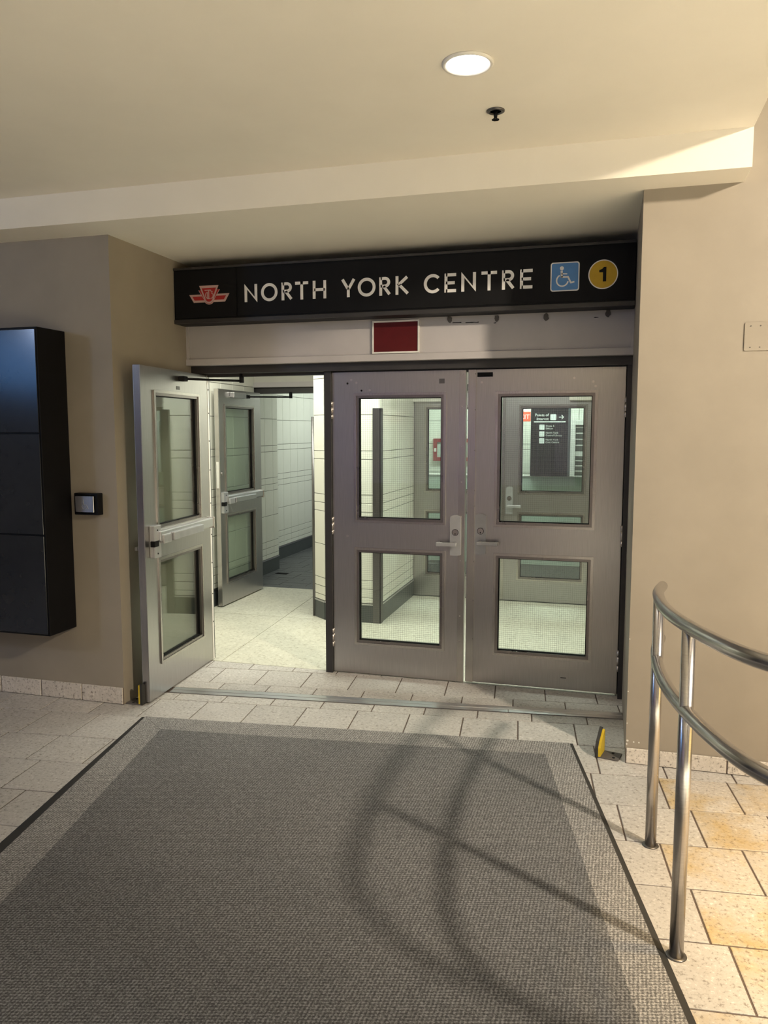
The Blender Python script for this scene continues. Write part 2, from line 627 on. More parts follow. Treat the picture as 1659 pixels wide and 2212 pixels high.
ML = lambda y: -2.567 + (-(y + 1.10)) * 0.193       # mat left border line
MR = lambda y: -0.24 + (-(y + 0.845)) * 0.209       # mat right border line
shared = {}
for v0, v1, off in rows:
    k0 = int(math.floor((-4.6 - off) / T))
    for k in range(k0, k0 + 24):
        u0 = off + k * T
        u1 = u0 + T
        q = [uv2xy(u0 + G, v0 + G), uv2xy(u1 - G, v0 + G), uv2xy(u1 - G, v1 - G), uv2xy(u0 + G, v1 - G)]
        xs = [p[0] for p in q]
        ys = [p[1] for p in q]
        if max(xs) < -4.35 or min(xs) > 1.2:
            continue
        if min(ys) > 0.0:
            continue
        # hidden below walls
        if max(xs) < XL and min(ys) > YL:
            continue
        if min(xs) > XR and min(ys) > YR:
            continue
        # wholly under the mat or out of sight
        if all(ML(p[1]) + 0.06 < p[0] < MR(p[1]) - 0.06 and p[1] < -0.87 + 0.11 * (p[0] + 0.24) - 0.05 for p in q):
            continue
        cxm, cym = sum(xs) / 4, sum(ys) / 4
        cutq = clip(q, 0, 1, 0.012)
        if len(cutq) < 3 or area(cutq) < 0.0006:
            continue
        if len(cutq) == 4 and abs(area(cutq) - area(q)) < 1e-7:
            tm = 'tile_yellow_lit' if cxm > 0.22 and cym < -1.1 else 'tile'
            key = (round(v1 - v0, 4), tm)
            if key not in shared:
                w2, h2 = T / 2 - G, (v1 - v0) / 2 - G
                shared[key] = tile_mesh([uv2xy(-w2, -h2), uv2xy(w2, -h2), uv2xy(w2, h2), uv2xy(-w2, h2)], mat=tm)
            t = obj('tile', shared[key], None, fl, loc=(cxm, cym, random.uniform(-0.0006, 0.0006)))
        else:
            c0 = (sum(p[0] for p in cutq) / len(cutq), sum(p[1] for p in cutq) / len(cutq))
            t = obj('tile', tile_mesh([(p[0] - c0[0], p[1] - c0[1]) for p in cutq]), None, fl, loc=(*c0, random.uniform(-0.0005, 0.0005)))

# ---- skirting tiles
def skirting(name, x0, x1, ydir, h, joints, lab):
    y = YL if name.endswith('left') else YR
    b = obj(name, B(x0, x1, y - 0.006, y - 0.0005, 0.0, h - 0.003), 'grout')
    tag(b, lab, kind='structure')
    for a, c in zip(joints, joints[1:]):
        obj('tile', BB(a + 0.003, c - 0.003, y - 0.012, y - 0.001, 0.003, h, w=0.0025, seg=1), 'base_tile', b)


skirting('baseboard_left', -4.4, XL, -1, 0.102, [-4.3, -3.995, -3.69, -3.395, -3.105, XL], 'speckled stone skirting under the left wall')
skirting('baseboard_right', XR, 1.2, 1, 0.078, [XR, 0.187, 0.493, 0.80, 1.10], 'speckled stone skirting under the right wall')

# ------------------------------------------------------------------ vestibule behind the doors
fv = obj('floor_vestibule', B(-3.75, 0.6, 0.015, 2.58, -0.12, -0.003), 'terrazzo_joint')
tag(fv, 'pale terrazzo floor behind the doors', kind='structure')
for x0, x1, y0, y1 in ((-3.6, -2.68, 0.017, 1.365), (-2.675, 0.5, 0.017, 1.365),
                       (-3.6, -2.68, 1.37, 2.56), (-2.675, 0.5, 1.37, 2.56)):
    sk = -0.07
    bm = bmesh.new()
    f = lambda x, y: (x + (sk * y if -3 < x < -2.5 else 0), y)
    prism(bm, [f(x0, y0), f(x1, y0), f(x1, y1), f(x0, y1)], -0.02, 0.0, XY)
    obj('terrazzo_panel', bm, 'terrazzo', fv)
fc = obj('floor_corridor', B(-4.4, 2.2, 2.58, 9.0, -0.12, -0.004), 'rubber')
tag(fc, 'charcoal tiled floor beyond the second doors', kind='structure')
y = 2.565
while y < 6.4:
    off = random.choice((0, 0.15))
    x = -4.3 + off
    while x < -1.6:
        if x < -2.3:
            t = obj('tile', B(0.002, 0.298, 0.002, 0.128, -0.02, 0.0), 'dark_floor', fc, loc=(x, y, random.uniform(-0.001, 0.0006)))
        x += 0.30
    y += 0.13
o = obj('ceiling_vestibule', B(-4.4, 2.2, 0.10, 9.0, 2.64, 2.72), 'white_paint')
tag(o, 'white ceiling over the vestibule', kind='structure')

ZJ = [0.165, 0.212, 0.287, 0.362, 0.655, 0.941, 1.013, 1.085, 1.383, 1.452, 1.752, 2.057, 2.36, 2.64]
tshared = {}


def tiled_wall(name, P, Q, cols, label, thick=0.10, zmin=0.165, base=True, top=2.64, structure=True, proud=0.006):
    """wall from P to Q (XY); its face looks to the right-hand side of P->Q; every tile a part"""
    P, Q = Vector((*P, 0)), Vector((*Q, 0))
    d = (Q - P)
    L = d.length
    ang = math.atan2(d.y, d.x)
    w = obj(name, B(0.0, L, 0.0, thick, 0.0, top), 'tile_joint')
    w.location = P
    w.rotation_euler = (0, 0, ang)
    tag(w, label, kind='structure')
    for a, b in zip(cols, cols[1:]):
        for z0, z1 in zip(ZJ, ZJ[1:]):
            if z1 <= zmin + 0.001 or z0 >= top:
                continue
            k = (round(b - a, 4), round(z1 - z0, 4), proud)
            if k not in tshared:
                tshared[k] = mk(BB(0.0022, b - a - 0.0022, -proud, 0.004, 0.0025, z1 - z0 - 0.0025, w=0.0015, seg=1), 'tile')
                tshared[k].materials.append(M['white_tile'])
            obj('tile', tshared[k], None, w, loc=(a, 0, z0))
    if base:
        obj('base_panel', B(0.0, L, -0.010, 0.0, 0.0, 0.150), 'slate', w)
        obj('base_trim', B(0.0, L, -0.013, 0.0, 0.150, 0.162), 'alu', w)
    return w


def cols(L, w, start=0.0):
    c = [0.0]
    x = start if start > 0.01 else w
    while x < L - 0.02:
        c.append(x)
        x += w
    c.append(L)
    return c


tiled_wall('wall_vestibule_left', (-3.56, 2.50), (-3.56, 0.10), cols(2.40, 0.24), 'white tiled wall behind the open steel door')
for w in [bpy.data.objects['wall_vestibule_left']]:
    w.rotation_euler = (0, 0, math.radians(90))
    w.location = (-3.56, 0.10, 0)
# the line above sets the face towards +X
# pier with cut corner between the two openings
bm = bmesh.new()
prism(bm, [(-2.525, 1.492), (-2.392, 1.376), (-1.908, 1.376), (-1.908, 2.56), (-2.525, 2.56)], 0.0, 2.64, XY)
pier = obj('wall_pier', bm, 'tile_joint')
tag(pier, 'white tiled pier with a cut corner between the two inner openings', kind='structure')


def face_tiles(parent, P, Q, cs, zmin=0.165, base=True):
    P, Q = Vector((*P, 0)), Vector((*Q, 0))
    d = Q - P
    L = d.length
    ang = math.atan2(d.y, d.x)
    for a, b in zip(cs, cs[1:]):
        for z0, z1 in zip(ZJ, ZJ[1:]):
            k = (round(b - a, 4), round(z1 - z0, 4), 0.006)
            if k not in tshared:
                tshared[k] = mk(BB(0.0022, b - a - 0.0022, -0.006, 0.004, 0.0025, z1 - z0 - 0.0025, w=0.0015, seg=1), 'tile')
                tshared[k].materials.append(M['white_tile'])
            t = obj('tile', tshared[k], None, parent, loc=P + d.normalized() * a + Vector((0, 0, z0)))
            t.rotation_euler = (0, 0, ang)
    if base:
        for nm, mt, z0, z1, y in (('base_panel', 'slate', 0.0, 0.150, -0.010), ('base_trim', 'alu', 0.150, 0.162, -0.013)):
            t = obj(nm, B(0.0, L, y, 0.0, z0, z1), mt, parent, loc=P)
            t.rotation_euler = (0, 0, ang)


face_tiles(pier, (-2.525, 1.492), (-2.392, 1.376), [0, 0.1765])
face_tiles(pier, (-2.392, 1.376), (-1.908, 1.376), [0, 0.242, 0.484])
face_tiles(pier, (-1.908, 1.376), (-1.908, 2.56), [0, 0.25, 0.50, 0.75, 1.0, 1.184])
# steel corner guards screwed to the pier
g = obj('corner_guard', B(-1.962, -1.893, 1.360, 1.369, 0.0, 1.805), 'steel_dark', pier)
obj('guard_flange', B(-1.901, -1.892, 1.360, 1.43, 0.0, 1.805), 'steel_dark', g)
bm = bmesh.new()
cyl(bm, (-2.536, 1.494, 0), (-2.536, 1.494, 1.74), 0.016, n=10)
obj('corner_guard', bm, 'steel_dark', pier)

tiled_wall('wall_corridor_near', (0, 0), (1, 0), [0, 0.18, 0.40, 0.62, 0.84, 0.98], 'narrow tiled wall end beyond the inner door')
w = bpy.data.objects['wall_corridor_near']
w.data = mk(B(0.0, 0.98, 0.0, 0.25, 0.0, 2.64), 'wall_corridor_near')
w.data.materials.append(M['tile_joint'])
w.location = (-3.79, 2.62, 0)
w.rotation_euler = (0, 0, math.radians(90))
tiled_wall('wall_corridor_far', (0, 0), (3.4, 0), cols(3.4, 0.240, 0.27), 'white tiled corridor wall receding behind the inner doors')
w = bpy.data.objects['wall_corridor_far']
w.location = (-4.05, 3.62, 0)
w.rotation_euler = (0, 0, math.radians(90))
for wn in ('wall_corridor_near', 'wall_corridor_far'):
    for ch in bpy.data.objects[wn].children:
        if ch.name.startswith('base_'):
            L = 0.98 if 'near' in wn else 3.4
            z0, z1 = (0.0, 0.150) if 'panel' in ch.name else (0.150, 0.162)
            me = mk(B(0.0, L, -0.010 if 'panel' in ch.name else -0.013, 0.0, z0, z1), 'base')
            me.materials.append(M['slate' if 'panel' in ch.name else 'alu'])
            ch.data = me
# second screen line: header, side wall
o = obj('wall_vestibule_right', B(0.35, 0.45, 0.10, 2.56, 0.0, 2.64), 'white_tile')
tag(o, 'pale right side wall of the vestibule', kind='structure')
hd = obj('trim_1', B(-3.60, 0.35, 2.50, 2.62, 2.085, 2.64), 'header_grey')
tag(hd, 'grey panel above the inner doors', kind='structure')
obj('lip', B(-3.60, 0.35, 2.485, 2.50, 2.055, 2.105), 'transom', hd)
obj('head_rail', B(-3.60, 0.35, 2.52, 2.62, 1.995, 2.085), 'frame', hd)
for x0, x1 in ((-2.525, -2.49), (-1.905, -1.945 + 0.0), (-0.165, -0.115)):
    a_, b_ = min(x0, x1), max(x0, x1)
    obj('jamb', B(a_, b_, 2.545, 2.62, 0.0, 1.995), 'steel_dark', hd)
obj('side_panel', B(-0.115, 0.35, 2.56, 2.60, 0.0, 1.995), 'pale_green', hd)

# hall behind the inner doors
o = tiled_wall('wall_hall_back', (-2.6, 5.2), (1.6, 5.2), cols(4.2, 0.24), 'white tiled wall far behind the inner doors', base=False)
hw = obj('wall_hall_low', B(-2.6, 1.6, 4.70, 4.85, 0.0, 1.07), 'pale_green')
tag(hw, 'pale green half-height wall beyond the inner doors', kind='structure')
obj('capping', BB(-2.6, 1.6, 4.69, 4.86, 1.07, 1.085, w=0.003, seg=1), 'white', hw)
o = obj('wall_hall_end', B(-2.60, -2.5, 2.62, 5.2, 0.0, 2.64), 'white_tile')
tag(o, 'side wall of the far hall', kind='structure')
o = obj('wall_hall_right', B(1.6, 1.7, 2.62, 5.2, 0.0, 2.64), 'white_tile')
tag(o, 'right side wall of the far hall', kind='structure')

# ------------------------------------------------------------------ outer door frame
fr = empty('trim_2')
tag(fr, 'dark painted steel frame around the three outer doors', kind='structure')
obj('head', B(XL, XR, -0.055, 0.085, 2.004, 2.052), 'frame', fr)
obj('head_stop', B(XL, XR, 0.02, 0.07, 1.985, 2.004), 'frame', fr)
obj('jamb', B(XL, -2.762, -0.03, 0.085, 0.0, 2.004), 'frame', fr)
obj('jamb', B(0.006, XR, -0.045, 0.085, 0.0, 2.004), 'frame', fr)
obj('stop', B(-0.014, 0.006, 0.047, 0.085, 0.0, 2.004), 'frame', fr)
ps = obj('post', B(-1.879, -1.832, -0.02, 0.075, 0.0, 2.004), 'frame', fr)
obj('strike_plate', B(-1.884, -1.879, 0.0, 0.045, 0.88, 1.16), 'frame', ps)

# transom panel
tr = empty('transom_panel', (0, 0, 0))
tag(tr, 'worn grey painted metal panel between the black sign and the doors', 'panel')
obj('panel', B(XL, XR, -0.095, -0.02, 2.098, 2.36), 'transom', tr)
bm = bmesh.new()
prism(bm, [(-0.095, 2.098), (-0.118, 2.094), (-0.118, 2.054), (-0.02, 2.054), (-0.02, 2.098)], XL, XR, YZ)
obj('lip', bm, 'transom', tr)
obj('end_flange', B(XL, XL + 0.016, -0.112, -0.095, 2.094, 2.32), 'transom', tr)
obj('end_flange', B(XR - 0.016, XR, -0.112, -0.095, 2.094, 2.32), 'transom', tr)
for x, z, r in ((-1.036, 2.292, 0.020), (-0.752, 2.287, 0.018), (-0.462, 2.288, 0.022), (-0.112, 2.294, 0.020)):
    bm = bmesh.new()
    poly = []
    for i in range(14):
        a_ = 2 * math.pi * i / 14
        rr = r * random.uniform(0.75, 1.1)
        poly.append((x + rr * 0.8 * math.cos(a_), z + rr * 1.15 * math.sin(a_)))
    prism(bm, poly, -0.101, -0.095, XZ)
    obj('adhesive_patch', bm, 'grime', tr)
for x0, x1, z in ((-1.02, -0.965, 2.272), (-0.94, -0.86, 2.270), (-0.77, -0.755, 2.262), (-0.19, -0.165, 2.272), (-1.05, -1.045, 2.29)):
    bm = bmesh.new()
    n = 6
    up = [(x0 + (x1 - x0) * i / n, z + random.uniform(0.001, 0.004)) for i in range(n + 1)]
    dn = [(x0 + (x1 - x0) * i / n, z - random.uniform(0.001, 0.003)) for i in range(n + 1)]
    prism(bm, up + dn[::-1], -0.0965, -0.095, XZ)
    obj('paint_chip', bm, 'black', tr)

# red placard
pl = empty('placard', (-1.373, -0.0955, 2.0985))
tag(pl, 'blank dark red placard in a thin white frame above the doors', 'placard')
obj('face', B(-0.143, 0.143, -0.012, 0.0, 0.008, 0.192), 'placard_red', pl)
bm = bmesh.new()
for a_ in ((-0.15, 0.15, 0.0, 0.010), (-0.15, 0.15, 0.190, 0.200)):
    box(bm, a_[0], a_[1], -0.018, 0.0, a_[2], a_[3])
for a_ in ((-0.15, -0.141), (0.141, 0.15)):
    box(bm, a_[0], a_[1], -0.018, 0.0, 0.010, 0.190)
obj('rim', bm, 'white', pl)

# ------------------------------------------------------------------ doors
ZT = 1.996


def ring_frame(bm, x0, x1, z0, z1, w, y0, y1):
    box(bm, x0, x1, y0, y1, z0, z0 + w)
    box(bm, x0, x1, y0, y1, z1 - w, z1)
    box(bm, x0, x0 + w, y0, y1, z0 + w, z1 - w)
    box(bm, x1 - w, x1, y0, y1, z0 + w, z1 - w)


def wires(x0, x1, z0, z1, y, s=0.0127, t=0.00035):
    bm = bmesh.new()
    n = int((x1 - x0) / s)
    for i in range(1, n + 1):
        x = x0 + (x1 - x0) * i / (n + 1)
        box(bm, x - t, x + t, y - t, y + t, z0, z1)
    n = int((z1 - z0) / s)
    for i in range(1, n + 1):
        z = z0 + (z1 - z0) * i / (n + 1)
        box(bm, x0, x1, y - t, y + t, z - t, z + t)
    return bm


def leaf(name, label, w, wx0, wx1, gap=0.010, wired=True):
    """door leaf, local x 0..w along its width, face at y=0 looking to -y, back at y=0.045"""
    r = empty(name)
    tag(r, label, kind='structure')
    D = 0.045
    up = (1.035, 1.850)
    lo = (0.215, 0.846)
    bm = bmesh.new()
    for a_ in ((0, wx0, gap, ZT), (wx1, w, gap, ZT), (wx0, wx1, gap, lo[0]), (wx0, wx1, lo[1], up[0]), (wx0, wx1, up[1], ZT)):
        box(bm, a_[0], a_[1], 0.0, D, a_[2], a_[3])
    bmesh.ops.remove_doubles(bm, verts=list(bm.verts), dist=1e-5)
    obj('leaf_frame', bm, 'steel', r)
    for (z0, z1) in (up, lo):
        bm = bmesh.new()
        ring_frame(bm, wx0 - 0.012, wx1 + 0.012, z0 - 0.012, z1 + 0.012, 0.016, -0.009, 0.0)
        ring_frame(bm, wx0 - 0.010, wx1 + 0.010, z0 - 0.010, z1 + 0.010, 0.014, D, D + 0.009)
        tr_ = obj('glazing_bead', bm, 'steel_trim', r)
        bm = bmesh.new()
        ring_frame(bm, wx0, wx1, z0, z1, 0.020, -0.003, 0.018)
        ring_frame(bm, wx0, wx1, z0, z1, 0.020, 0.028, D + 0.003)
        obj('bead_liner', bm, 'steel_dark_reflect', r)
        bm = bmesh.new()
        ring_frame(bm, wx0 + 0.020, wx1 - 0.020, z0 + 0.020, z1 - 0.020, 0.005, 0.012, 0.034)
        obj('gasket', bm, 'black', r)
        g_ = obj('pane', B(wx0 + 0.004, wx1 - 0.004, 0.0195, 0.0265, z0 + 0.004, z1 - 0.004), 'glass' if wired else 'glass_clear', r)
        if wired:
            wm = obj('wire_mesh', wires(wx0 + 0.02, wx1 - 0.02, z0 + 0.02, z1 - 0.02, 0.023), 'wire', g_)
            wm['kind'] = 'stuff'
    return r


def hinge(parent, x, z0, z1, y=-0.006):
    bm = bmesh.new()
    h = (z1 - z0)
    for a_, b_ in ((0, 0.27), (0.29, 0.71), (0.73, 1.0)):
        cyl(bm, (x, y, z0 + a_ * h), (x, y, z0 + b_ * h), 0.0085, n=12)
    return obj('hinge', bm, 'hinge', parent)


def lever_set(parent, x, zc, sgn, y=0.0):
    """escutcheon with cylinder and lever; sgn: side the lever points to"""
    bm = bmesh.new()
    w, h = 0.034, 0.130
    poly = [(x - w, zc - h + 0.006)]
    for i in range(9):
        t = -1 + 2 * i / 8
        poly.append((x + w * t, zc - h + 0.006 - 0.006 * (1 - t * t)))
    for i in range(9):
        t = 1 - 2 * i / 8
        poly.append((x + w * t, zc + h - 0.012 + 0.012 * (1 - t * t)))
    prism(bm, poly[1:], y - 0.020, y, XZ)
    p = obj('lock_plate', bm, 'lockgrey', parent)
    bm = bmesh.new()
    cyl(bm, (x, y - 0.020, zc + 0.02), (x, y - 0.0245, zc + 0.02), 0.0195, 0.0185, n=28)
    k = obj('key_cylinder', bm, 'steel_trim', p)
    bm = bmesh.new()
    n = 28
    for i in range(n):
        a0, a1 = 2 * math.pi * i / n, 2 * math.pi * (i + 1) / n
        q = [(x + rr * math.cos(a_), zc + 0.02 + rr * math.sin(a_)) for rr, a_ in ((0.0188, a0), (0.0212, a0), (0.0212, a1), (0.0188, a1))]
        prism(bm, q, y - 0.0225, y - 0.0195, XZ)
    box(bm, x - 0.0022, x + 0.0022, y - 0.0252, y - 0.0240, zc + 0.006, zc + 0.013)
    cyl(bm, (x, y - 0.0252, zc + 0.012), (x, y - 0.024, zc + 0.012), 0.0032, n=10)
    obj('keyway', bm, 'black', p)
    bm = bmesh.new()
    zl = zc - 0.052
    cyl(bm, (x, y - 0.020, zl), (x, y - 0.060, zl), 0.012, n=16)
    bbox(bm, min(x - 0.018 * sgn, x + 0.115 * sgn), max(x - 0.018 * sgn, x + 0.115 * sgn), y - 0.075, y - 0.057, zl - 0.012, zl + 0.012, w=0.004)
    bbox(bm, min(x + 0.096 * sgn, x + 0.115 * sgn), max(x + 0.096 * sgn, x + 0.115 * sgn), y - 0.060, y - 0.022, zl - 0.012, zl + 0.012, w=0.004)
    obj('lever', bm, 'lockgrey', p)


def screws(parent, pts, y, r=0.004, mat='steel_dark', name='screw'):
    for x, z in pts:
        bm = bmesh.new()
        cyl(bm, (x, y - 0.0015, z), (x, y + 0.001, z), r, n=10)
        obj(name, bm, mat, parent)


# door_2: left leaf of the closed pair
X2 = -1.829
d2 = leaf('door_2', 'closed stainless steel door beside the central post, hinged on its left', 0.880, 1.829 - 1.668, 1.829 - 1.085, gap=0.008)
d2.location = (X2, 0, 0)
for z0, z1 in ((1.698, 1.812), (0.938, 1.054), (0.179, 0.302)):
    hinge(d2, -0.004, z0, z1)
lever_set(d2, 1.829 - 1.005, 0.961, -1)
st = obj('edge_strip', B(0.838, 0.879, -0.004, 0.0, 0.01, ZT - 0.004), 'steel_trim', d2)
screws(d2, [(0.860, 1.972), (0.858, 1.772), (0.858, 1.52), (0.858, 1.30), (0.856, 1.08), (0.856, 0.80), (0.855, 0.44), (0.855, 0.28)], -0.0045, 0.0045, 'hinge')
screws(d2, [(0.105, 1.925), (0.20, 1.878)], -0.001, 0.0065, 'black', 'bolt_hole')
screws(d2, [(0.165, 1.928), (0.255, 1.880), (0.13, 1.947), (0.10, 0.93)], -0.001, 0.0075, 'hinge', 'plug')
obj('bracket_scar', B(0.71, 0.745, -0.003, 0.0, 1.915, 1.945), 'steel_dark', d2)

# door_3: right leaf of the pair
d3 = leaf('door_3', 'closed stainless steel door next to the right wall, light showing below it', 0.936, 0.936 - 0.752, 0.936 - 0.168, gap=0.016)
d3.location = (-0.936, 0, 0)
for z0, z1 in ((1.70, 1.82), (0.928, 1.056), (0.159, 0.290)):
    hinge(d3, 0.940, z0, z1)
lever_set(d3, 0.936 - 0.845, 0.975, 1)
obj('astragal', B(0.006, 0.050, -0.010, -0.0002, 0.016, ZT), 'steel_trim', d3)
screws(d3, [(0.048, z) for z in (1.97, 1.75, 1.50, 1.25, 1.15, 0.80, 0.55, 0.30)], -0.0105, 0.003, 'steel_dark')
obj('name_tag', B(0.058, 0.152, -0.008, 0.0, 1.952, 1.978), 'black', d3)
screws(d3, [(0.085, 1.918), (0.640, 1.935), (0.765, 1.885), (0.75, 1.912)], -0.001, 0.0075, 'hinge', 'plug')
obj('scuff', B(0.60, 0.635, -0.0008, 0.0, 0.088, 0.092), 'black', d3)


def panic_bar(parent, s0, s1, z, y=0.0, sgn=1, worn=True):
    """exit device on the face at y; latch case at s0, free end at s1"""
    lo, hi = min(s0, s1), max(s0, s1)
    dr = 1 if s1 > s0 else -1
    p = obj('panic_bar', BB(lo + 0.01, hi, y - 0.050, y - 0.012, z - 0.020, z + 0.042, w=0.006), 'alu', parent)
    obj('touch_pad', BB(min(s0 + dr * 0.13, s0 + dr * 0.56), max(s0 + dr * 0.13, s0 + dr * 0.56), y - 0.072, y - 0.030, z - 0.028, z + 0.022, w=0.006), 'lockgrey' if worn else 'alu', p)
    obj('mounting_rail', B(lo + 0.02, hi - 0.02, y - 0.014, y, z - 0.030, z + 0.050), 'steel_trim', p)
    obj('end_cap', BB(min(s1, s1 - dr * 0.012), max(s1, s1 - dr * 0.012), y - 0.056, y - 0.002, z - 0.030, z + 0.046, w=0.004), 'steel_trim', p)
    c = obj('latch_case', BB(min(s0 - dr * 0.05, s0 + dr * 0.035), max(s0 - dr * 0.05, s0 + dr * 0.035), y - 0.034, y, z - 0.115, z + 0.078, w=0.005), 'lockgrey', p)
    obj('latch', BB(min(s0 - dr * 0.056, s0 - dr * 0.0), max(s0 - dr * 0.056, s0 - dr * 0.0), y - 0.038, y - 0.008, z - 0.048, z - 0.012, w=0.004), 'black', p)
    obj('housing', BB(min(s0 + dr * 0.02, s0 + dr * 0.12), max(s0 + dr * 0.02, s0 + dr * 0.12), y - 0.062, y, z - 0.036, z + 0.020, w=0.008), 'lockgrey', p)
    screws(p, [(s0 - dr * 0.012, z + 0.05), (s0 - dr * 0.012, z - 0.09)], y - 0.035, 0.005, 'black')
    return p


# door_1: outer leaf standing open against the left reveal; its inner face looks into the passage
def open_leaf(name, label, hx, hy, ang, w, worn):
    d = leaf(name, label, w, 0.168, 0.772, gap=0.012, wired=False)
    # local x runs from the hinge towards the free edge; the face (-y) must look to +X
    d.location = (hx, hy, 0)
    d.rotation_euler = (0, 0, ang)
    # mirrored so that -y looks to +X when x runs to -Y
    panic_bar(d, 0.83, 0.055, 0.985, 0.0, worn=worn)
    obj('edge_strip', B(w - 0.0005, w + 0.0015, 0.004, 0.041, 0.012, ZT), 'steel_trim', d)
    return d


angd = math.atan2(-0.93, 0.072)
d1 = open_leaf('door_1', 'stainless steel door standing wide open against the left reveal', -2.744, 0.030, angd, 0.930, True)
# the leaf's back lies on the -X side: flip the local y axis
d1.scale = (1, -1, 1)
for ch in d1.children_recursive:
    pass
obj('hinge_strip', B(-0.010, 0.012, -0.002, 0.030, 0.012, ZT), 'white', d1)
screws(d1, [(0.001, z) for z in (1.90, 1.74, 1.55, 1.35, 1.12, 0.90, 0.70, 0.48, 0.28)], -0.0025, 0.0045, 'black')
obj('name_tag', B(0.43, 0.475, -0.002, 0.0, 1.878, 1.900), 'steel_dark', d1)
# outside lever on the hidden face
bm = bmesh.new()
cyl(bm, (0.845, 0.045, 0.92), (0.845, 0.100, 0.92), 0.011, n=12)
bbox(bm, 0.74, 0.86, 0.092, 0.108, 0.909, 0.931, w=0.004)
obj('lever', bm, 'lockgrey', d1)


def closer_arm(parent, pts, shoe, name='closer_arm'):
    bm = bmesh.new()
    for a_, b_ in zip(pts, pts[1:]):
        cyl(bm, a_, b_, 0.008, n=10)
    a_ = obj(name, bm, 'black', parent)
    bm = bmesh.new()
    x, y, z = shoe
    bbox(bm, x - 0.028, x + 0.028, y - 0.03, y + 0.012, z - 0.016, z + 0.016, w=0.004)
    obj('shoe', bm, 'black', a_)
    bm = bmesh.new()
    x, y, z = pts[-1]
    cyl(bm, (x, y, z - 0.012), (x, y, z + 0.05), 0.016, n=12)
    obj('elbow', bm, 'black', a_)
    return a_


closer_arm(d1, [(0.42, -0.03, 1.948), (0.16, -0.17, 1.953), (0.02, -0.255, 1.956)], (0.42, -0.012, 1.948))

# inner screen doors
d4 = open_leaf('door_4', 'inner stainless steel door standing open along the tiled wall', -3.462, 2.44, math.radians(-90), 0.885, False)
d4.scale = (1, -1, 1)
closer_arm(d4, [(0.34, -0.04, 1.945), (0.10, -0.24, 1.95), (0.02, -0.34, 1.952)], (0.34, -0.012, 1.945))
obj('closer_body', BB(0.40, 0.66, -0.045, 0.0, 1.925, 1.975, w=0.006), 'alu', d4)
obj('edge_lock', B(0.884, 0.888, 0.010, 0.034, 1.10, 1.34), 'white', d4)
bm = bmesh.new()
cyl(bm, (0.80, 0.045, 0.92), (0.80, 0.10, 0.92), 0.011, n=12)
bbox(bm, 0.69, 0.815, 0.092, 0.108, 0.909, 0.931, w=0.004)
obj('lever', bm, 'lockgrey', d4)
bm = bmesh.new()
cyl(bm, (0.845, -0.006, 1.23), (0.845, 0.0, 1.23), 0.018, n=16)
obj('thumb_turn', bm, 'steel_trim', d4)

d5 = leaf('door_5', 'inner closed steel door seen through the glass of the door beside the central post', 0.872, 0.152, 0.712, gap=0.006)
d5.location = (-1.938, 2.57, 0)
for z0, z1 in ((1.70, 1.81), (0.90, 1.02), (0.25, 0.37)):
    hinge(d5, -0.006, z0, z1)
obj('closer_body', BB(0.03, 0.34, -0.055, 0.0, 1.895, 1.965, w=0.006), 'white', d5)
d6 = leaf('door_6', 'inner closed steel door with lever seen through the glass of the door by the right wall', 0.880, 0.168, 0.765, gap=0.006)
d6.location = (-1.052, 2.57, 0)
lever_set(d6, 0.080, 0.965, 1)
obj('astragal', B(0.004, 0.034, -0.010, -0.0002, 0.010, ZT), 'steel_trim', d6)
obj('closer_body', BB(0.612, 0.842, -0.055, 0.0, 1.895, 1.965, w=0.006), 'white', d6)

# ------------------------------------------------------------------ station sign
SY = -0.2565
sg = empty('station_sign', (0, 0, 0))
tag(sg, 'long black station name sign with white letters above the doors', 'sign')
obj('box', BB(XL + 0.002, XR - 0.002, SY + 0.004, -0.1185, 2.307, 2.663, w=0.006), 'black', sg)
obj('face_panel', B(XL + 0.012, -2.374, SY - 0.002, SY + 0.006, 2.345, 2.635), 'sign_black', sg)
obj('face_panel', B(-2.364, -0.015, SY - 0.002, SY + 0.006, 2.345, 2.635), 'sign_black', sg)
obj('bottom_rail', BB(XL + 0.003, XR - 0.003, SY - 0.006, SY + 0.012, 2.308, 2.334, w=0.003), 'frame', sg)
obj('top_rail', BB(XL + 0.003, XR - 0.003, SY - 0.005, SY + 0.012, 2.645, 2.660, w=0.002), 'frame', sg)
LY0, LY1 = SY - 0.0045, SY - 0.0015
ST = 0.0175


def seg(bm, p, q, w=ST, y0=LY0, y1=LY1, ext=0.0):
    p, q = Vector(p), Vector(q)
    d = (q - p).normalized()
    p = p - d * ext
    q = q + d * ext
    n = Vector((-d.y, d.x)) * w / 2
    prism(bm, [tuple(p + n), tuple(p - n), tuple(q - n), tuple(q + n)], y0, y1, XZ)


def arc(bm, c, rx, rz, a0, a1, w=ST, n=28, y0=LY0, y1=LY1):
    for i in range(n):
        t0 = math.radians(a0 + (a1 - a0) * i / n)
        t1 = math.radians(a0 + (a1 - a0) * (i + 1) / n)
        q = []
        for k, t in ((0.5, t0), (-0.5, t0), (-0.5, t1), (0.5, t1)):
            q.append((c[0] + (rx + k * w) * math.cos(t), c[1] + (rz + k * w) * math.sin(t)))
        prism(bm, q, y0, y1, XZ)


Z0, Z1 = 2.4255, 2.5335


